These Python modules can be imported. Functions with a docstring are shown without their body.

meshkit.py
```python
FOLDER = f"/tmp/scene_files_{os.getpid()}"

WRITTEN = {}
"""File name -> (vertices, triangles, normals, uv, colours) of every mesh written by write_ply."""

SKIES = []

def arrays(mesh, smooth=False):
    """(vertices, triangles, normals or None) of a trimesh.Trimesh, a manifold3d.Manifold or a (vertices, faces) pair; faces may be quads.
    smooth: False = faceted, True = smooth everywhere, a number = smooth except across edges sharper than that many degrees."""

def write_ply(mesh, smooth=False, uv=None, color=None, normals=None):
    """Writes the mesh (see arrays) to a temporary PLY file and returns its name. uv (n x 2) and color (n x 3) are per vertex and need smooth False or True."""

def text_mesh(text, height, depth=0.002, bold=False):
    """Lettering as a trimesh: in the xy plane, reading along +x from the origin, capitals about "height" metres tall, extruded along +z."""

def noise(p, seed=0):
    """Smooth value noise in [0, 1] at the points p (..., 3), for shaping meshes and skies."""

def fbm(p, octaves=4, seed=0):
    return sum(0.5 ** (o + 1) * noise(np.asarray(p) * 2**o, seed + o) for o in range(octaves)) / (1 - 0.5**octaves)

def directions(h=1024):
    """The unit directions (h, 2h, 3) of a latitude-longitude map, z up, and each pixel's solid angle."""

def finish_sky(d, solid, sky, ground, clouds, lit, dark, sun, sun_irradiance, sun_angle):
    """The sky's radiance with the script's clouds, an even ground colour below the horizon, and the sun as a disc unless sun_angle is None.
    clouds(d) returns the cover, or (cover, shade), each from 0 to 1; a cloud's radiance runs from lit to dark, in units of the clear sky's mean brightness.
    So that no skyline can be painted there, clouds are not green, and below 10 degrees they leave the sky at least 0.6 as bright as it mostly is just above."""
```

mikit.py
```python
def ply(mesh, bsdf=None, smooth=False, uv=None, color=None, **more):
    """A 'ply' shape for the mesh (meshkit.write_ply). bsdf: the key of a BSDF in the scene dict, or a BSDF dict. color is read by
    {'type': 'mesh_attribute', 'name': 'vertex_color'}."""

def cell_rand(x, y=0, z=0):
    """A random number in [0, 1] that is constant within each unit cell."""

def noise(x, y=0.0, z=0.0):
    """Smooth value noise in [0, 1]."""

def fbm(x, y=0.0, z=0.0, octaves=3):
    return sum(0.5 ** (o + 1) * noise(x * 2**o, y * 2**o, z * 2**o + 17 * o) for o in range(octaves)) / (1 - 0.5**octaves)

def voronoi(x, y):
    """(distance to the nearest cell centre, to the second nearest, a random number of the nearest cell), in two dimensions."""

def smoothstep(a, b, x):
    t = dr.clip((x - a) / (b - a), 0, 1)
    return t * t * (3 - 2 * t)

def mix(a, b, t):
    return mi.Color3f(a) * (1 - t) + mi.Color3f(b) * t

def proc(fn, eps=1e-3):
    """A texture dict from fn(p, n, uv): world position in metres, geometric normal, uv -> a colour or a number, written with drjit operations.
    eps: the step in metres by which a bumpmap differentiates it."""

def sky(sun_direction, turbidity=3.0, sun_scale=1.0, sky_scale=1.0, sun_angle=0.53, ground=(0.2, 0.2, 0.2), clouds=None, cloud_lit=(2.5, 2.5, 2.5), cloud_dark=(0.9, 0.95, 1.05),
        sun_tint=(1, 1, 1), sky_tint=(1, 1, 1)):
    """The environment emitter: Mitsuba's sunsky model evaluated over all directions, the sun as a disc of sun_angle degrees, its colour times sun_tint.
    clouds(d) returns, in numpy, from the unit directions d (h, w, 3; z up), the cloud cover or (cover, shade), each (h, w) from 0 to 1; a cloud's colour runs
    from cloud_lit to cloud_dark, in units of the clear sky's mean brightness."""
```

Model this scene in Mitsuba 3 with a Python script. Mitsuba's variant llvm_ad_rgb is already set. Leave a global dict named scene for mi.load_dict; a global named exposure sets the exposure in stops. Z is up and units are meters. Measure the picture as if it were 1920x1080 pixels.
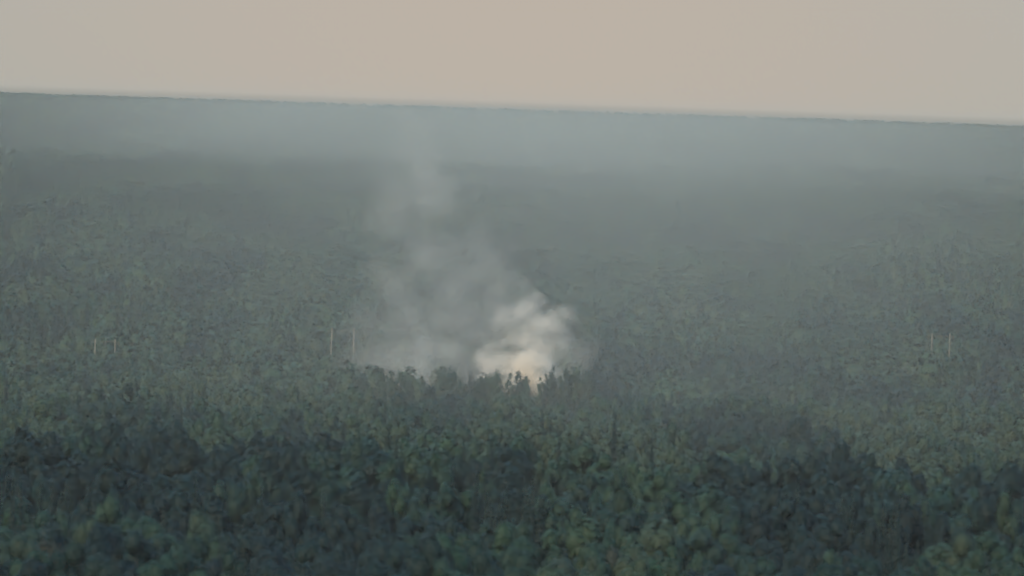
"""Wildfire smoke rising from a hazy boreal forest, seen by a long lens from a lookout tower."""
import math
import numpy as np
import trimesh
import mitsuba as mi
import mikit
import meshkit
from scipy.interpolate import PchipInterpolator
from scipy.spatial import ConvexHull

T = mi.ScalarTransform4f
scene, labels = {}, {}
rng = np.random.default_rng(20260810)

# ------------------------------------------------------------------ camera, sky, exposure
EYE = np.array([0.0, 0.0, 100.0])
PITCH, ROLL, FOV = math.radians(1.7383), math.radians(1.85), 10.0
FWD = np.array([0, math.cos(PITCH), -math.sin(PITCH)])
UP0 = np.array([0, math.sin(PITCH), math.cos(PITCH)])
UP = UP0 * math.cos(ROLL) - np.array([1, 0, 0]) * math.sin(ROLL)      # the camera stands a little crooked on its mast
scene['camera'] = {'type': 'thinlens', 'aperture_radius': 0.35, 'focus_distance': 8000.0, 'fov': FOV, 'fov_axis': 'x', 'near_clip': 1.0, 'far_clip': 20000.0,
                   'to_world': T().look_at(origin=EYE.tolist(), target=(EYE + FWD).tolist(), up=UP.tolist()),
                   'medium': {'type': 'ref', 'id': 'haze_medium'}}


def pall(d):
    """The smoke pall over the whole sky: beige near the horizon and thickest over the fire, paler and cooler overhead."""
    el = np.degrees(np.arcsin(np.clip(d[..., 2], -1, 1)))
    az = np.degrees(np.arctan2(d[..., 0], d[..., 1]))
    shade = np.clip((el - 2.0) / 33.0, 0, 1)
    shade = shade * shade * (3 - 2 * shade)
    thin = 0.48 * (1 - np.exp(-(az / 6.5) ** 2)) * np.clip((22 - el) / 12, 0, 1)
    return 1 - thin, shade


SUN = (-0.45, -0.8, 0.55)
scene['sky'] = mikit.sky(SUN, turbidity=3, sun_scale=0.95, sun_angle=12, sun_tint=(1.0, 0.86, 0.68), clouds=pall,
                         cloud_lit=(2.76, 2.42, 2.06), cloud_dark=(1.7, 3.15, 4.3), ground=(0.03, 0.035, 0.03))
exposure = 1.3

# ------------------------------------------------------------------ air
HAZE = 4.0e-5
AIR = {'type': 'rgb', 'value': [0.865, 0.965, 0.99]}
scene['haze_medium'] = {'type': 'homogeneous', 'albedo': AIR, 'sigma_t': HAZE}
scene['null_bsdf'] = {'type': 'null'}
scene['haze'] = {'type': 'cube', 'to_world': T().translate([0, 3050, 51]).scale([6000, 4650, 61]), 'bsdf': {'type': 'ref', 'id': 'null_bsdf'},
                 'interior': {'type': 'ref', 'id': 'haze_medium'}}
labels['haze'] = {'label': 'thin grey blue haze lying over the whole forest', 'category': 'haze', 'kind': 'stuff'}


def drift_bank(key, y0, y1, ny, label):
    """Old smoke that has spread downwind of the fire, away from the lookout and to both sides, thicker in streaks: one bank of it."""
    lo, hi, n = np.array([-1400.0, y0, -8]), np.array([1400.0, y1, 109]), (70, ny, 48)
    ax = [lo[k] + (np.arange(n[k]) + 0.5) * (hi[k] - lo[k]) / n[k] for k in range(3)]
    Z, Y, X = np.meshgrid(ax[2], ax[1], ax[0], indexing='ij')
    k = np.interp(Y, [700, 1080, 1260, 1450, 1900, 2600, 4200, 5200, 6700, 6950], [0, 0.3, 1.6, 2.9, 1.7, 1.25, 1.6, 2.5, 3.3, 0]) * 1e-4
    side = np.abs(X - 0.012 * Y) / (60 + 0.072 * Y)
    streak = meshkit.fbm(np.stack([X / 130, Y / 800, Z / 40], -1), 3, 51)
    left = 0.35 * np.exp(-((X + 0.045 * Y) / 130) ** 2) * np.clip((Y - 3000) / 1500, 0, 1)
    k = k * (0.16 + 0.94 * np.exp(-side ** 2 * 1.5) + left) * (0.6 + 0.8 * streak) * np.clip((103.5 - Z) / 4, 0, 1)
    k = k * np.clip((1400 - np.abs(X)) / 300, 0, 1) + HAZE
    size = hi - lo
    scene[key + '_medium'] = {'type': 'heterogeneous', 'albedo': AIR,
                              'sigma_t': {'type': 'gridvolume', 'grid': mi.VolumeGrid(k.astype(np.float32)[..., None]), 'to_world': T().translate(lo.tolist()).scale(size.tolist()), 'wrap_mode': 'clamp'}}
    scene[key] = {'type': 'cube', 'to_world': T().translate((lo + size / 2).tolist()).scale((size / 2).tolist()), 'bsdf': {'type': 'ref', 'id': 'null_bsdf'},
                  'interior': {'type': 'ref', 'id': key + '_medium'}, 'exterior': {'type': 'ref', 'id': 'haze_medium'}}
    labels[key] = {'label': label, 'category': 'smoke', 'kind': 'stuff'}


drift_bank('drifting_smoke', 640, 850, 8, 'faintest trace of smoke over the nearest treetops')
drift_bank('drifting_smoke_001', 870, 1060, 8, 'faint smoke over the darker trees just beyond the nearest treetops')
drift_bank('drifting_smoke_002', 1080, 4320, 72, 'thin pale smoke spread over the forest round the fire and power line')
drift_bank('drifting_smoke_003', 4340, 7000, 56, 'thickest old smoke whitening the far slope below the skyline')

# ------------------------------------------------------------------ terrain
CANOPY = 18.0
_canopy = PchipInterpolator([-1700, -400, 0, 400, 850, 1150, 1500, 1700, 1886, 2080, 2400, 2900, 3500, 4100, 4350, 4750, 5400, 5950, 6500, 6900, 7600, 9800],
                            [70, 78, 74, 52, 32.4, 27.5, 19, 14.5, 10.6, 12.2, 15.5, 22.7, 35, 48.6, 48.9, 50.2, 57, 75.5, 99.4, 99, 80, 60])


def relief(x, y):
    x, y = np.broadcast_arrays(np.asarray(x, float), np.asarray(y, float))
    q = np.stack([x / 260, y / 420, 0 * x], -1)
    far = np.clip((y - 900) / 3000, 0, 1)
    a = (meshkit.fbm(q, 3, 5) - 0.5) * (2.0 + 7 * far) * np.clip((6900 - y) / 1200, 0.12, 1)
    b = (meshkit.fbm(np.stack([x / 170 + 7, y / 330, 0 * x], -1), 3, 9) - 0.5) * 26 * np.exp(-((y - 3550) / 750) ** 2)
    quiet = np.clip(np.maximum(np.abs(y - 1950) - 190, 0) / 120, 0, 1) * np.clip((y - 700) / 200, 0, 1) * np.clip((4000 - y) / 1500, 0, 1)
    c = (meshkit.fbm(np.stack([x / 120, y / 95, 0 * x], -1), 2, 14) - 0.5) * 7.5 * quiet
    c = c + 2.8 * np.exp(-((y - 1200) / 55) ** 2) - 3.0 * np.exp(-((y - 1330) / 60) ** 2)
    return a * np.clip(np.abs(y - 1950) / 300, 0.25, 1) + b + c


def ground(x, y):
    return _canopy(y) - CANOPY + relief(x, y)


def grid_mesh(xs, ys, f):
    X, Y = np.meshgrid(xs, ys)
    v = np.stack([X, Y, f(X, Y)], -1).reshape(-1, 3)
    i, j = np.meshgrid(np.arange(len(ys) - 1), np.arange(len(xs) - 1), indexing='ij')
    a = (i * len(xs) + j).ravel()
    return v, np.stack([a, a + 1, a + len(xs) + 1, a + len(xs)], 1)


def soil(p, n, uv):
    k = mikit.fbm(p.x / 9, p.y / 9, 0.0, 4)
    return mikit.mix((0.020, 0.028, 0.014), (0.055, 0.052, 0.030), k)


scene['soil_bsdf'] = {'type': 'diffuse', 'reflectance': mikit.proc(soil)}
xs = np.unique(np.concatenate([np.linspace(-5800, -900, 24), np.linspace(-900, 900, 91), np.linspace(900, 5800, 24)]))
ys = np.concatenate([np.linspace(-1500, 600, 22), np.linspace(630, 7600, 233)])
scene['ground'] = mikit.ply(grid_mesh(xs, ys, ground), 'soil_bsdf', smooth=True)
labels['ground'] = {'label': 'forest floor of soil and undergrowth below the trees', 'category': 'ground', 'kind': 'structure'}

# ------------------------------------------------------------------ trees
scene['leaf_bsdf'] = {'type': 'twosided', 'bsdf': {'type': 'principled', 'base_color': {'type': 'mesh_attribute', 'name': 'vertex_color'}, 'roughness': 0.7, 'specular': 0.25}}


def bark(p, n, uv):
    return mikit.mix((0.06, 0.05, 0.04), (0.17, 0.15, 0.125), mikit.fbm(p.x * 9, p.y * 9, p.z * 2.2, 3))


scene['bark_bsdf'] = {'type': 'diffuse', 'reflectance': mikit.proc(bark)}

TINTS = np.array([[0.005, 0.021, 0.028], [0.007, 0.028, 0.031], [0.011, 0.036, 0.034], [0.015, 0.045, 0.038], [0.020, 0.052, 0.040], [0.023, 0.053, 0.040], [0.027, 0.054, 0.041]])
SPRUCE_TINTS = np.array([[0.007, 0.022, 0.027], [0.010, 0.026, 0.030], [0.005, 0.019, 0.024]])


def unit(a):
    return a / (np.linalg.norm(a, axis=-1, keepdims=True) + 1e-12)


def leaf_quads(r, c, n, size):
    """A leaf clump at each centre c, facing about n, of about the given size: an uneven kite."""
    k = len(c)
    a = unit(np.cross(n, r.normal(size=(k, 3))))
    b = np.cross(n, a)
    s = size * r.uniform(0.6, 1.35, (k, 1))
    w = s * r.uniform(0.5, 0.95, (k, 1))
    bend = n * s * r.uniform(-0.25, 0.1, (k, 1))
    v = np.stack([c - a * s, c - b * w + bend * 0.3, c + a * s * r.uniform(0.7, 1.2, (k, 1)) + bend, c + b * w * r.uniform(0.6, 1.2, (k, 1))], 1)
    f = np.arange(k)[:, None] * 4 + np.array([[0, 1, 2, 3]])
    return v.reshape(-1, 3), np.vstack([f[:, [0, 1, 2]], f[:, [0, 2, 3]]])


def foliage(mesh, **more):
    """A crown as a shape: its clumps are lit along the way they face out of the crown, as a mass of small leaves is."""
    v, f, c, n = mesh
    path = meshkit.write_ply((v, f), False, None, c, normals=n)
    return {'type': 'ply', 'filename': path, 'face_normals': False, 'bsdf': {'type': 'ref', 'id': 'leaf_bsdf'}, **more}


def bent(r, outward, lobe, k):
    return np.repeat(unit(0.55 * unit(outward) + 0.55 * lobe + r.normal(size=lobe.shape) * 0.07), k, 0)


ICO1 = trimesh.creation.icosphere(subdivisions=1)


def broadleaf_crown(r, height, radius, n_leaf, leaf, tint, n_lobe=9, core=0.86):
    """An uneven crown of leaf clumps on several lobes, its base at 0.32 of the height."""
    z0 = height * r.uniform(0.24, 0.36)
    h = height - z0
    ang = r.uniform(0, 2 * np.pi, n_lobe) + np.arange(n_lobe) * 2.4
    t = np.linspace(0.12, 0.86, n_lobe) + r.uniform(-0.06, 0.06, n_lobe)
    spread = radius * 0.62 * np.sqrt(np.clip(1 - (2 * t - 0.85) ** 2, 0.05, 1)) * r.uniform(0.55, 1.05, n_lobe)
    cen = np.stack([np.cos(ang) * spread, np.sin(ang) * spread, z0 + h * t], 1)
    rad = radius * r.uniform(0.38, 0.58, n_lobe) * (1.08 - 0.42 * t)
    cen[-1, :2] *= 0.4
    cen[-1, 2] = height - rad[-1] * np.clip(h / (2.1 * radius), 1.0, 1.7)
    w = rad ** 2
    which = r.choice(n_lobe, n_leaf, p=w / w.sum())
    d = unit(r.normal(size=(n_leaf, 3)) + [0, 0, 0.35])
    shell = r.uniform(0.78, 1.1, (n_leaf, 1))
    stretch = np.array([1, 1, np.clip(h / (2.1 * radius), 1.0, 1.7)])
    c = cen[which] + d * stretch * rad[which, None] * shell
    n = unit(d + r.normal(size=(n_leaf, 3)) * 0.36 + [0, 0, 0.25])
    v, f = leaf_quads(r, c, n, leaf)
    per = np.repeat(r.normal(1, 0.045, (n_leaf, 1)) * (1 + r.normal(0, 0.02, (n_leaf, 3))), 4, 0)
    axis = np.array([0, 0, z0 + 0.42 * h])
    squash = np.array([1, 1, radius / h * 2])
    vs, fs, cols, ns = [v], [f], [tint * np.clip(per, 0.5, 1.6)], [bent(r, (c - axis) * squash, d, 4)]
    at = len(v)
    for k in range(n_lobe):
        cv = cen[k] + ICO1.vertices * stretch * rad[k] * core * r.uniform(0.85, 1.1, (len(ICO1.vertices), 1))
        vs.append(cv)
        fs.append(ICO1.faces + at)
        cols.append(np.tile(tint, (len(cv), 1)))
        ns.append(ICO1.vertices.copy())
        at += len(cv)
    return np.vstack(vs), np.vstack(fs), np.vstack(cols), np.vstack(ns)


def light_crown(r, height, radius, n_leaf, leaf, tint, n_lobe):
    """The same crown with few faces, for trees far off."""
    z0 = height * 0.3
    h = height - z0
    ang = r.uniform(0, 2 * np.pi) + np.arange(n_lobe) * 2.4
    t = np.linspace(0.2, 0.85, n_lobe)
    spread = radius * 0.6 * np.sqrt(np.clip(1 - (2 * t - 0.85) ** 2, 0.05, 1)) * r.uniform(0.5, 1.05, n_lobe)
    cen = np.stack([np.cos(ang) * spread, np.sin(ang) * spread, z0 + h * t], 1)
    rad = radius * r.uniform(0.45, 0.62, n_lobe) * (1.05 - 0.4 * t)
    cen[-1, :2] *= 0.4
    cen[-1, 2] = height - rad[-1]
    which = r.choice(n_lobe, n_leaf, p=rad ** 2 / (rad ** 2).sum())
    d = unit(r.normal(size=(n_leaf, 3)) + [0, 0, 0.5])
    c = cen[which] + d * [1, 1, 1.15] * rad[which, None] * r.uniform(0.7, 1.1, (n_leaf, 1))
    v, f = leaf_quads(r, c, unit(d + r.normal(size=(n_leaf, 3)) * 0.4 + [0, 0, 0.25]), leaf)
    per = np.repeat(r.normal(1, 0.045, (n_leaf, 1)) * (1 + r.normal(0, 0.02, (n_leaf, 3))), 4, 0)
    ico = trimesh.creation.icosahedron()
    cv = ico.vertices * [radius * 0.62, radius * 0.62, h * 0.42] + [0, 0, z0 + h * 0.48]
    axis = np.array([0, 0, z0 + 0.42 * h])
    n = np.vstack([bent(r, (c - axis) * [1, 1, radius / h * 2], d, 4), unit(ico.vertices)])
    return np.vstack([v, cv]), np.vstack([f, ico.faces + len(v)]), np.vstack([tint * np.clip(per, 0.5, 1.6), np.tile(tint, (len(cv), 1))]), n


def spruce_crown(r, height, radius, whorls, per_whorl, tint, sprigs=1):
    """Whorls of drooping branches that shorten towards a spire, round a thin inner cone."""
    vs, fs, cols, ns, at = [], [], [], [], 0
    for k in range(whorls):
        t = (k + r.uniform(-0.3, 0.3)) / whorls
        z = height * (0.12 + 0.86 * t)
        m = max(3, int(per_whorl * (1.1 - 0.6 * t)))
        L = radius * (1 - t) ** 0.85 * r.uniform(0.75, 1.2, m) + 0.18
        a = r.uniform(0, 2 * np.pi) + np.arange(m) * 2 * np.pi / m + r.uniform(-0.25, 0.25, m)
        out = np.stack([np.cos(a), np.sin(a), 0 * a], 1)
        side = np.stack([-np.sin(a), np.cos(a), 0 * a], 1)
        w = (0.28 + 0.30 * L / radius)[:, None] * r.uniform(0.8, 1.3, (m, 1))
        droop = r.uniform(0.25, 0.6, (m, 1)) * L[:, None]
        base = np.array([0, 0, z + 0.25]) + out * 0.05
        mid = np.array([0, 0, z]) + out * L[:, None] * 0.55 - [0, 0, 0.3] * droop
        tip = np.array([0, 0, z]) + out * L[:, None] - np.array([0, 0, 1]) * droop
        v = np.stack([base, mid - side * w - [0, 0, 0.12], tip, mid + side * w - [0, 0, 0.12]], 1)
        f = np.arange(m)[:, None] * 4 + np.array([[0, 1, 2, 3]]) + at
        vs.append(v.reshape(-1, 3))
        fs.append(np.vstack([f[:, [0, 1, 2]], f[:, [0, 2, 3]]]))
        cols.append(np.repeat(tint * np.clip(r.normal(1, 0.10, (m, 1)), 0.5, 1.5), 4, 0))
        ns.append(np.repeat(unit(out + [0, 0, 0.55] + r.normal(size=(m, 3)) * 0.15), 4, 0))
        at += 4 * m
    ring = np.arange(7) * 2 * np.pi / 7
    cone = np.vstack([np.stack([np.cos(ring) * radius * 0.55, np.sin(ring) * radius * 0.55, 0 * ring + height * 0.12], 1), [[0, 0, height]]])
    vs.append(cone)
    fs.append(np.stack([np.arange(7), (np.arange(7) + 1) % 7, np.full(7, 7)], 1) + at)
    cols.append(np.tile(tint, (8, 1)))
    ns.append(np.vstack([np.stack([np.cos(ring), np.sin(ring), 0 * ring + 0.3], 1) / 1.045, [[0, 0, 1]]]))
    return np.vstack(vs), np.vstack(fs), np.vstack(cols), np.vstack(ns)


def tube(points, radii, sides=7):
    p = np.asarray(points, float)
    t = unit(np.gradient(p, axis=0))
    a = unit(np.cross(t, [0.31, 0.9, 0.2]))
    b = np.cross(t, a)
    g = np.arange(sides) * 2 * np.pi / sides
    v = p[:, None] + np.asarray(radii)[:, None, None] * (np.cos(g)[None, :, None] * a[:, None] + np.sin(g)[None, :, None] * b[:, None])
    n = len(p)
    i, j = np.meshgrid(np.arange(n - 1), np.arange(sides), indexing='ij')
    q = np.stack([i * sides + j, i * sides + (j + 1) % sides, (i + 1) * sides + (j + 1) % sides, (i + 1) * sides + j], -1).reshape(-1, 4)
    f = np.vstack([q[:, [0, 1, 2]], q[:, [0, 2, 3]]])
    cap = np.array([[(n - 1) * sides, (n - 1) * sides + k, (n - 1) * sides + k + 1] for k in range(1, sides - 1)])
    return v.reshape(-1, 3), np.vstack([f, cap])


def join(meshes):
    vs, fs, at = [], [], 0
    for v, f in meshes:
        vs.append(v)
        fs.append(f + at)
        at += len(v)
    return np.vstack(vs), np.vstack(fs)


def trunk_mesh(r, height, limbs=5):
    lean = r.normal(0, 0.02, 2)
    z = np.linspace(-0.4, height * 0.8, 6)
    spine = np.stack([lean[0] * z + 0.1 * np.sin(z * 0.5), lean[1] * z, z], 1)
    rad = 0.011 * height * np.array([1.35, 1.0, 0.85, 0.66, 0.45, 0.2])
    parts = [tube(spine, rad)]
    for k in range(limbs):
        h = height * r.uniform(0.34, 0.68)
        a = k * 2.4 + r.uniform(0, 1)
        L = height * r.uniform(0.12, 0.2)
        s = np.array([lean[0] * h, lean[1] * h, h])
        pts = s + np.array([[0, 0, 0], [math.cos(a) * L * 0.5, math.sin(a) * L * 0.5, L * 0.35], [math.cos(a) * L, math.sin(a) * L, L * 0.9]])
        parts.append(tube(pts, [0.005 * height, 0.0035 * height, 0.001 * height], 5))
    return join(parts)


counter = {}


def numbered(name):
    counter[name] = counter.get(name, -1) + 1
    return name if counter[name] == 0 else f'{name}_{counter[name]:03d}'


def plant(name, x, y, crown, trunk, label, group=None, category='tree'):
    key = numbered(name)
    m = T().translate([float(x), float(y), float(ground(x, y))])
    scene[key + '__crown'] = foliage(crown, to_world=m)
    scene[key + '__trunk'] = mikit.ply(trunk, 'bark_bsdf', smooth=True, to_world=m)
    labels[key] = {'label': label, 'category': category}
    if group:
        labels[key]['group'] = group
    return key


# where trees may not stand: the fire, the strip under the power line
POLES = [(-59.6, 2080.0), (153.0, 2080.0), (-144.0, 2080.0)]


def band(v, a, b, soft):
    return np.clip((v - a) / soft, 0, 1) * np.clip((b - v) / soft, 0, 1)


def height_scale(x, y):
    """Young low growth in front of the tall edge trees by the fire; the corridor of the power line is cut."""
    strip = np.clip((y - 1735) / 40, 0, 1) * np.clip((1874 - y) / 6, 0, 1) * np.clip((64 - np.abs(x + 9)) / 14, 0, 1)
    return 1 - 0.58 * strip


def allowed(x, y):
    fire = (np.abs(x - 1) < 62) & (y > 1872) & (y < 1925)
    cut = (np.abs(y - 2080) < 9)
    near = np.zeros(x.shape, bool)
    for a, b, r in KEEP_OFF:
        near |= np.hypot(x - a, (y - b) * 0.6) < r
    return ~(fire | cut | near)


def spruce_share(x, y):
    k = meshkit.fbm(np.stack([x / 22, y / 170, 0 * x], -1), 3, 21)
    ridge = band(y, 3300, 4500, 250)
    return np.clip(0.04 + 0.8 * np.clip((k - 0.60) * 5, 0, 1) + 0.30 * ridge + 0.12 * band(y, 940, 1260, 60), 0, 0.9)


def tint_index(x, y, r):
    """Dark cool stands and lighter yellow ones, in patches, with a little scatter from tree to tree; lens darkening at the sides is tinted in."""
    k = meshkit.fbm(np.stack([x / 16, y / 190, 0 * x + 3], -1), 3, 33) + 0.5 * (meshkit.fbm(np.stack([x / 70, y / 260, 0 * x + 3], -1), 2, 35) - 0.5)
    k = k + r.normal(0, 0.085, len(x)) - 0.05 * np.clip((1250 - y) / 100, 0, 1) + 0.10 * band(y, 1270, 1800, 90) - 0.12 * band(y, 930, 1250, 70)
    k = k - 0.22 * np.exp(-((x + 62) / 36) ** 2 - ((y - 1060) / 120) ** 2) - 0.13 * np.exp(-((x - 72) / 34) ** 2 - ((y - 1000) / 150) ** 2)  # side patches: partly dark stands, mostly lens vignetting put into the leaf tint
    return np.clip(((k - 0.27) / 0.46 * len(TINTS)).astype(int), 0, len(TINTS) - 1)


def spread(y0, y1, cell, margin=1.06):
    """Jittered grid over the wedge that the camera sees between two distances."""
    half = y1 * math.tan(math.radians(FOV / 2)) * margin + 12
    gx, gy = np.meshgrid(np.arange(-half, half, cell), np.arange(y0, y1, cell))
    gx, gy = gx + (np.arange(gx.shape[0]) % 2)[:, None] * cell * 0.5, gy
    x = (gx + rng.uniform(-0.42, 0.42, gx.shape) * cell).ravel()
    y = (gy + rng.uniform(-0.42, 0.42, gx.shape) * cell).ravel()
    keep = (np.abs(x) < y * math.tan(math.radians(FOV / 2)) * margin + 12) & (y >= y0) & (y < y1) & allowed(x, y)
    return x[keep], y[keep]


def visible(x, y, h):
    """Which trees have their tops inside the picture (to choose which of them become single things)."""
    d = np.stack([x, y, ground(x, y) + h], -1) - EYE
    right = np.cross(FWD, UP)
    z = d @ FWD
    t = math.tan(math.radians(FOV / 2))
    u, v = d @ right / z / t, d @ UP / z / (t * 9 / 16)
    return (np.abs(u) < 1) & (v > -1.0)


# --- the tall trees at the edge of the fire, one by one
EDGE = [  # x, y, top z, radius, words
    (-48.1, 1886, 12.2, 3.0, 'faint broadleaf tree at the outer end of the row, veiled by grey smoke'),
    (-41.2, 1885, 13.4, 1.7, 'slender tree with thin pointed top, second in the smoke-side row'),
    (-35.4, 1887, 13.9, 2.5, 'narrow blocky-topped tree just before the gap in the grey smoke'),
    (-31.3, 1880, 10.6, 1.5, 'short thin-topped tree between the blocky tree and the low round one'),
    (-27.4, 1882, 11.2, 2.1, 'low round-topped tree beside the pale gap of the grey smoke'),
    (-18.6, 1888, 15.4, 4.6, 'broad round-crowned tree standing alone before the grey smoke'),
    (-8.6, 1889, 13.8, 3.0, 'wide dark tree under the cream billow of smoke'),
    (-4.6, 1886, 14.9, 2.9, 'tree with a knobbly double top under the cream billow of smoke'),
    (0.3, 1884, 13.9, 1.3, 'thin upright tree, first of three small tops left of the smoke source'),
    (3.0, 1886, 14.6, 1.8, 'middle and tallest of three small tops beside the smoke source'),
    (5.5, 1885, 13.1, 1.4, 'small tree nearest the smoke source on its broad-tree side'),
    (10.2, 1885, 13.0, 1.1, 'small pointed tree just past the smoke source'),
    (12.0, 1888, 13.8, 1.3, 'small ragged tree between the smoke source and the tall narrow-necked one'),
    (13.9, 1885, 16.6, 1.6, 'tall tree with a thin neck and tufted top past the smoke source'),
    (16.8, 1887, 13.5, 1.4, 'low tree in the dip beside the tall tufted tree'),
    (18.3, 1885, 16.0, 1.5, 'upright narrow tree at the edge of the big open crown'),
    (21.4, 1888, 17.2, 3.9, 'big open-crowned tree with gaps that let smoke show through'),
    (25.4, 1886, 16.4, 3.4, 'last tall tree of the row, on the far side of the open crown'),
]
er = np.random.default_rng(77)
for x, y, top, rad, words in EDGE:
    h = top + 1.6 - float(ground(x, y))
    n = int(900 + 260 * rad)
    rad = rad * 1.35
    tint = TINTS[er.integers(1, 5)]
    crown = broadleaf_crown(er, h, rad, n, 0.3, tint, n_lobe=int(np.clip(4.5 * h / rad, 9, 18)), core=0.5)
    plant('broadleaf_tree', x, y, crown, trunk_mesh(er, h), words)

# --- a tree that hides the foot of the far power line frame
_h = 18.9 - float(ground(156.2, 2066))
plant('broadleaf_tree', 156.2, 2066, broadleaf_crown(er, _h, 4.2, 1500, 0.4, TINTS[3], 10), trunk_mesh(er, _h), 'full green tree standing right in front of the frame farthest from the smoke')

# --- two trees that stand out of the near forest by colour or shape
STANDOUT = [(-69.6, 885, 32.6, 5.0, np.array([0.025, 0.032, 0.027]), 'round dull brownish crown among green trees near the lookout')]
for x, y, top, rad, tint, words in STANDOUT:
    h = top - float(ground(x, y))
    plant('broadleaf_tree', x, y, broadleaf_crown(er, h, rad, 1700, 0.36, tint, 10), trunk_mesh(er, h), words)
SPIRE = (5.3, 1215.0)
_h = 32.3 - float(ground(*SPIRE))
plant('spruce_tree', *SPIRE, spruce_crown(er, _h, 2.3, 26, 12, SPRUCE_TINTS[2]), tube([[0, 0, -0.4], [0, 0, _h * 0.5], [0, 0, _h * 0.95]], [0.3, 0.2, 0.03]), 'tall lone dark spruce spire rising well above the canopy')
KEEP_OFF = [(a[0], a[1], 4.5) for a in STANDOUT] + [(*SPIRE, 3.5)]

# --- the near forest: single trees
CELL_NEAR = 6.8
nx, ny = spread(800, 1900, CELL_NEAR)
nspr = rng.uniform(size=len(nx)) < spruce_share(nx, ny)
nh = (CANOPY - 1 + 8.0 * (meshkit.fbm(np.stack([nx / 18, ny / 50, 0 * nx], -1), 2, 3) - 0.5) + rng.normal(0, 1.9, len(nx))) * height_scale(nx, ny)
nh = np.where(nspr, nh * rng.uniform(0.95, 1.22, len(nx)), nh)
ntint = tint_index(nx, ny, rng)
vis = visible(nx, ny, nh)
order = np.argsort(ny)
single = np.zeros(len(nx), bool)
for spruce in (False, True):
    pick = [i for i in order if nspr[i] == spruce and vis[i]][:270]
    single[pick] = True
HUES = [(f'{hue} broadleaf tree in the dense forest nearest the lookout', f'{hue} broadleaf trees of the near forest') for hue in ('dark bluish green', 'mid green', 'light yellowish green')]
tr = np.random.default_rng(5)
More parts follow.
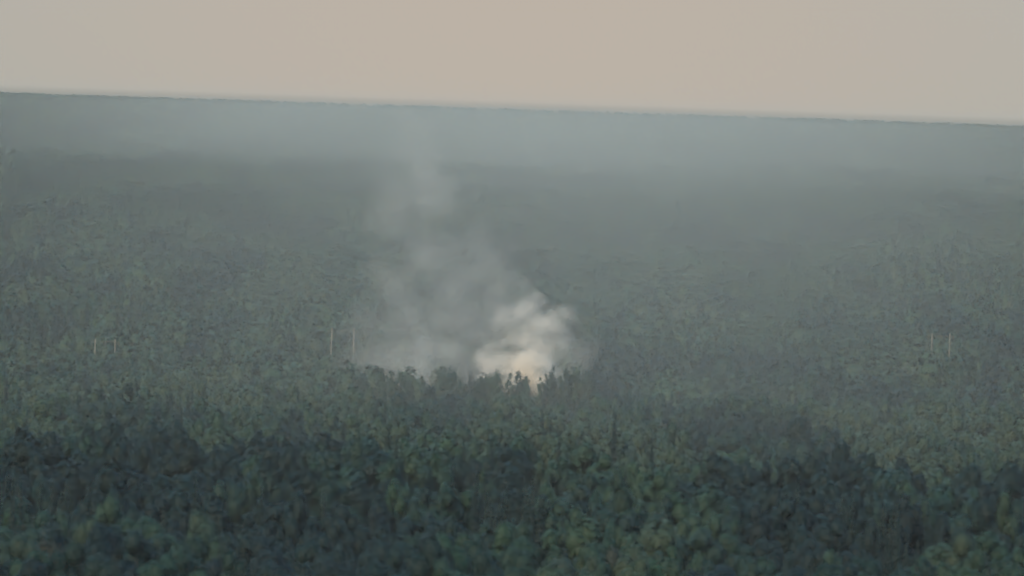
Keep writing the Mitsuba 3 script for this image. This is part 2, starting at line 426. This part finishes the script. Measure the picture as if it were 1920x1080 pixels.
for i in np.nonzero(single)[0]:
    if nspr[i]:
        tint = SPRUCE_TINTS[tr.integers(0, 3)]
        crown = spruce_crown(tr, nh[i], tr.uniform(1.7, 2.4), 20, 11, tint)
        z = np.linspace(-0.4, nh[i] * 0.95, 4)
        trunk = tube(np.stack([0 * z, 0 * z, z], 1), 0.009 * nh[i] * np.array([1.3, 1, 0.6, 0.12]))
        plant('spruce_tree', nx[i], ny[i], crown, trunk, 'dark narrow spruce among the broadleaf trees of the near forest', 'spruces in the near forest')
    else:
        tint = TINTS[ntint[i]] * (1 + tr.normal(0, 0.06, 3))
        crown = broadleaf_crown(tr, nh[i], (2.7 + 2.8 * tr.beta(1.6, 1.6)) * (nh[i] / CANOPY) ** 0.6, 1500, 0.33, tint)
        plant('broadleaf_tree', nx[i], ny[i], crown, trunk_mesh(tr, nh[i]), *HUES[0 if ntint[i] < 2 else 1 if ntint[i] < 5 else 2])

# --- the rest of the forest: instances of a set of trees
groups, group_counter = {}, {'broadleaf_forest': 0, 'spruce_forest': 0}
vr = np.random.default_rng(11)


def group_of(kind, level, tint, variant):
    key = f'{kind}_{level}_{tint}_{variant}'
    if key not in groups:
        if kind == 'broadleaf':
            base = TINTS[tint] * (1 + vr.normal(0, 0.05, 3))
            m = {'near': lambda: broadleaf_crown(vr, CANOPY, vr.uniform(3.4, 4.9), 600, 0.5, base, 6),
                 'mid': lambda: light_crown(vr, CANOPY, vr.uniform(3.9, 5.5), 150, 0.9, base, 5),
                 'far': lambda: light_crown(vr, CANOPY, vr.uniform(4.2, 5.6), 34, 1.7, base, 3)}[level]()
        else:
            base = SPRUCE_TINTS[tint] * (1 + vr.normal(0, 0.05, 3))
            w, p = {'near': (13, 8), 'mid': (9, 6), 'far': (5, 4)}[level]
            m = spruce_crown(vr, CANOPY, vr.uniform(1.9, 2.5), w, p, base)
        groups[key] = True
        scene[key] = {'type': 'shapegroup', 'tree': foliage(m)}
    return key


def put(kind, level, x, y, h, tint):
    name = kind + '_forest'
    variants = {'near': 6, 'mid': 5, 'far': 3}[level]
    z = ground(x, y)
    ang, wide, var = vr.uniform(0, 2 * np.pi, len(x)), vr.uniform(0.7, 1.3, len(x)), vr.integers(0, variants, len(x))
    for i in range(len(x)):
        group_counter[name] += 1
        s = h[i] / CANOPY
        c, sn, w = math.cos(ang[i]), math.sin(ang[i]), wide[i] * s ** 0.7
        m = np.array([[c * w, -sn * w, 0, x[i]], [sn * w, c * w, 0, y[i]], [0, 0, s, z[i]], [0, 0, 0, 1]])
        scene[f'{name}__{group_counter[name]:05d}'] = {'type': 'instance', 'to_world': T(m), 'shapegroup': {'type': 'ref', 'id': group_of(kind, level, int(tint[i]), int(var[i]))}}


rest = ~single
for spruce in (False, True):
    k = rest & (nspr == spruce)
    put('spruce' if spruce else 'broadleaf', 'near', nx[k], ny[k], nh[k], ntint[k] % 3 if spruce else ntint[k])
for level, y0, y1, cell in (('mid', 1900, 3000, 8.2), ('mid', 3000, 4400, 8.8), ('far', 4400, 6800, 9.6)):
    x, y = spread(y0, y1, cell)
    spr = rng.uniform(size=len(x)) < spruce_share(x, y)
    amp = 9.0 if level == 'mid' else 5.0
    h = (CANOPY - 1 + amp * (meshkit.fbm(np.stack([x / 25, y / 70, 0 * x], -1), 2, 4) - 0.5) + rng.normal(0, 2.2, len(x))) * height_scale(x, y)
    h = np.where(spr, h * rng.uniform(0.95, 1.25, len(x)), h)
    h = np.minimum(h, 101.4 - ground(x, y))
    h = np.where((np.abs(x - 153) < 8) & (y > 2035) & (y < 2074), 18.6 - ground(x, y) + rng.normal(0, 0.8, len(x)), h)
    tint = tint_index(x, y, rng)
    for spruce in (False, True):
        k = spr == spruce
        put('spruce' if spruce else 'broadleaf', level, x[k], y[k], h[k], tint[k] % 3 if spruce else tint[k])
labels['broadleaf_forest'] = {'label': 'hazy broadleaf forest covering the plain and slopes to the skyline', 'category': 'forest', 'kind': 'stuff'}
labels['spruce_forest'] = {'label': 'dark spruces mixed through the hazy forest to the skyline', 'category': 'forest', 'kind': 'stuff'}

# ------------------------------------------------------------------ power line poles
def weathered(p, n, uv):
    return mikit.mix((0.26, 0.26, 0.257), (0.38, 0.38, 0.37), mikit.fbm(p.x * 6, p.y * 6, p.z * 0.8, 3))


scene['pole_bsdf'] = {'type': 'diffuse', 'reflectance': mikit.proc(weathered)}
scene['porcelain_bsdf'] = {'type': 'plastic', 'diffuse_reflectance': {'type': 'rgb', 'value': [0.16, 0.10, 0.07]}}
POLE_WORDS = ['pale twin-pole power line frame nearest the grey smoke', 'pale twin-pole power line frame far from the smoke, above the dark tree side',
              'pale twin-pole power line frame mostly sunk behind the treetops']
for (x, y), top, half, words in zip(POLES, (20.6, 25.6, 14.0), (3.95, 3.15, 3.55), POLE_WORDS):
    key = numbered('power_line_frame')
    labels[key] = {'label': words, 'category': 'utility pole', 'group': 'twin-pole frames of the power line'}
    g = float(ground(x, y))
    H = top - g
    m = T().translate([x, y, g])
    for s in (-1, 1):
        z = np.array([-1.0, H * 0.5, H])
        scene[numbered(key + '__pole')] = mikit.ply(tube(np.stack([0 * z + s * half, 0 * z, z], 1), [0.19, 0.16, 0.13], 10), 'pole_bsdf', smooth=50, to_world=m)
    arm = trimesh.creation.box([half * 2 + 3, 0.12, 0.14])
    arm.apply_translation([0, 0.3, H - 0.9])
    scene[key + '__crossarm'] = mikit.ply(arm, 'bark_bsdf', to_world=m)
    for s in (-1, 0, 1):
        z = np.linspace(H - 1.02, H - 2.2, 13)
        rr = np.where(np.arange(13) % 2, 0.13, 0.05)
        scene[numbered(key + '__insulator')] = mikit.ply(tube(np.stack([0 * z + s * (half + 1.3), 0 * z + 0.3, z], 1), rr, 8), 'porcelain_bsdf', smooth=False, to_world=m)

# ------------------------------------------------------------------ smoke
PX = 0.17376   # metres per unit of the sketch below, at the fire


def volume(key, grid, lo, size, albedo, hull, outside, label):
    scene[key + '_medium'] = {'type': 'heterogeneous', 'albedo': {'type': 'rgb', 'value': albedo},
                              'sigma_t': {'type': 'gridvolume', 'grid': mi.VolumeGrid(grid.astype(np.float32)[..., None]), 'to_world': T().translate(lo.tolist()).scale(size.tolist()), 'wrap_mode': 'clamp'}}
    scene[key] = mikit.ply(hull, 'null_bsdf', interior={'type': 'ref', 'id': key + '_medium'}, exterior={'type': 'ref', 'id': outside})
    if label:
        labels[key] = {'label': label, 'category': 'smoke'}


def hull_of(points):
    m = trimesh.Trimesh(points, process=False).convex_hull
    m.fix_normals()
    return m


BALL = trimesh.creation.icosphere(subdivisions=1).vertices


def smoke(name, puffs, y_mid, step, margin, label, albedo, seed, wisp, power, mottle, edge, cap=None):
    """A body of smoke: soft puffs (x, z, radius, depth offset, strength) broken up by turbulence, in a hull just round it; its thick inner part, past cap, in a hull of its own."""
    b = np.array(puffs, float)
    c = np.stack([b[:, 0], y_mid + b[:, 3], b[:, 1]], 1)
    rad = b[:, 2]
    lo, hi = (c - rad[:, None] * margin).min(0), (c + rad[:, None] * margin).max(0)
    n = np.ceil((hi - lo) / step).astype(int)
    size = n * step
    ax = [lo[k] + (np.arange(n[k]) + 0.5) * step for k in range(3)]
    Z, Y, X = np.meshgrid(ax[2], ax[1], ax[0], indexing='ij')
    P = np.stack([X, Y, Z], -1)
    warp = np.stack([meshkit.fbm(P / wisp, 4, seed + k) - 0.5 for k in (1, 2, 3)], -1)
    Q = P + warp * wisp * 1.7
    free, num, den = np.ones(X.shape), np.zeros(X.shape), np.full(X.shape, 1e-9)
    for ck, rk, sk in zip(c, rad, b[:, 4]):
        w = np.exp(-power * ((Q - ck) ** 2).sum(-1) / rk ** 2)
        free *= 1 - 0.9 * w
        num += sk * w * w
        den += w * w
    turb = sum(0.62 ** o * meshkit.noise(P * 2 ** o / (wisp * 0.9), seed + 9 + o) for o in range(6)) / sum(0.62 ** o for o in range(6))
    turb = 0.5 + (turb - 0.5) * 1.15
    puff = 1 - 2 * np.abs(meshkit.fbm(P / (wisp * 1.1), 3, seed + 19) - 0.5)
    body = np.clip(((1 - free) - edge - mottle * (0.42 - 0.9 * (turb - 0.3))) / 0.65, 0, 1)
    body = body * body * (3 - 2 * body)
    D = num / den * body * np.clip(0.8 + 3.4 * mottle * (0.7 * turb + 0.3 * (puff - 0.4) - 0.45), 0.15, 2.0)
    hull = hull_of(np.vstack([ck + BALL * rk * margin * 0.94 for ck, rk in zip(c, rad)]))
    depth = np.full(X.shape, 1e9)
    for e in ConvexHull(hull.vertices).equations:
        depth = np.minimum(depth, -(P @ e[:3] + e[3]))
    D = D * np.clip(depth / (1.5 * step + 2.0), 0, 1) + 1.7e-4
    if cap is None:
        volume(name, D, lo, size, albedo, hull, 'drifting_smoke_002_medium', label)
        return
    volume(name, np.minimum(D, cap), lo, size, albedo, hull, 'drifting_smoke_002_medium', label)
    pts = P[D > cap]
    pts = np.vstack([pts + d for d in np.array([[1, 1, 1], [-1, 1, 1], [1, -1, 1], [1, 1, -1], [-1, -1, 1], [-1, 1, -1], [1, -1, -1], [-1, -1, -1]]) * step * 0.8])
    volume(name + '__dense_core', D, lo, size, albedo, hull_of(pts), name + '_medium', None)


def S(u, w, r, dy, k):
    """A puff from the sketch: column and row round the fire at (1000, 725), radius, in sketch units; offset in depth in metres, strength per metre."""
    return 7.9 + (u - 1000) * PX + (725 - w) * PX * 0.032, 11.0 + (725 - w) * PX + (u - 1000) * PX * 0.0323, r * PX, dy, k


CORE = [S(1003, 738, 12, 0, 0.608), S(1001, 722, 14, 0, 0.9), S(998, 706, 20, -1, 0.9), S(1012, 690, 21, 0, 0.8), S(1000, 676, 18, 0, 0.486), S(984, 692, 21, 0, 0.54), S(964, 690, 19, 1, 0.405), S(955, 706, 20, 2, 0.432), S(980, 718, 20, 2, 0.486),
        S(940, 668, 22, 0, 0.243), S(915, 684, 18, 0, 0.275), S(938, 700, 23, 2, 0.243), S(910, 660, 15, 0, 0.227), S(920, 716, 22, 3, 0.211), S(962, 668, 16, 1, 0.297), S(900, 700, 14, 1, 0.162),
        S(940, 608, 26, 0, 0.113), S(962, 598, 26, 0, 0.151), S(985, 586, 26, 1, 0.135), S(1030, 628, 25, -1, 0.166), S(1008, 612, 28, 0, 0.135), S(980, 562, 18, 0, 0.0984), S(1040, 602, 19, 0, 0.0984), S(1050, 644, 22, 0, 0.113), S(1010, 642, 24, 1, 0.106), S(1015, 586, 22, 1, 0.106),
        S(975, 640, 24, 1, 0.16), S(990, 652, 20, 0, 0.2), S(940, 630, 26, 1, 0.06), S(1072, 672, 34, 2, 0.026), S(1104, 648, 26, 3, 0.015), S(1045, 676, 28, 1, 0.05), S(1080, 706, 34, 3, 0.035), S(1036, 710, 22, 2, 0.09), S(1000, 655, 24, 1, 0.22),
        S(905, 570, 34, 3, 0.02), S(1062, 600, 26, 2, 0.02), S(985, 540, 26, 2, 0.02), S(890, 640, 30, 3, 0.02)]
smoke('smoke_plume', CORE, 1902, 0.5, 1.75, 'thick cream white smoke billowing up from the fire behind the edge trees', [0.996, 0.985, 0.96], 3, 5.0, 0.8, 0.7, 0.26, cap=0.06)
VEIL = [S(850, 662, 44, 0, 0.0312), S(800, 655, 46, 1, 0.0281), S(768, 622, 42, 0, 0.0281), S(742, 690, 60, 2, 0.0297), S(690, 690, 44, 0, 0.0187), S(870, 605, 60, 0, 0.0203), S(815, 704, 56, 0, 0.0424), S(755, 728, 50, 0, 0.0424), S(860, 722, 48, 0, 0.0424), S(890, 680, 46, 0, 0.0172),
        S(820, 560, 74, 4, 0.0156), S(915, 545, 62, 0, 0.0172), S(960, 560, 50, 2, 0.014), S(780, 500, 76, 6, 0.0101), S(860, 480, 70, 6, 0.0078), S(735, 430, 60, 6, 0.0117), S(775, 365, 56, 8, 0.0172), S(735, 345, 60, 8, 0.014), S(745, 300, 56, 8, 0.0133), S(722, 258, 44, 8, 0.0101), S(735, 225, 36, 8, 0.00624), S(700, 400, 50, 8, 0.00936), S(690, 620, 60, 6, 0.00936), S(720, 560, 60, 6, 0.00936), S(662, 702, 44, 2, 0.008), S(690, 730, 52, 2, 0.0168), S(640, 684, 36, 3, 0.009), S(720, 745, 44, 0, 0.03), S(800, 740, 44, 0, 0.04), S(700, 648, 44, 2, 0.016), S(700, 595, 56, 4, 0.012), S(690, 530, 50, 4, 0.008), S(705, 310, 40, 8, 0.010), S(660, 660, 34, 3, 0.008)]
smoke('smoke_veil', VEIL, 1962, 1.3, 1.55, 'thin grey smoke drifting sideways and upward from the thick plume', [0.95, 0.97, 0.972], 40, 11.0, 0.85, 1.0, 0.10)
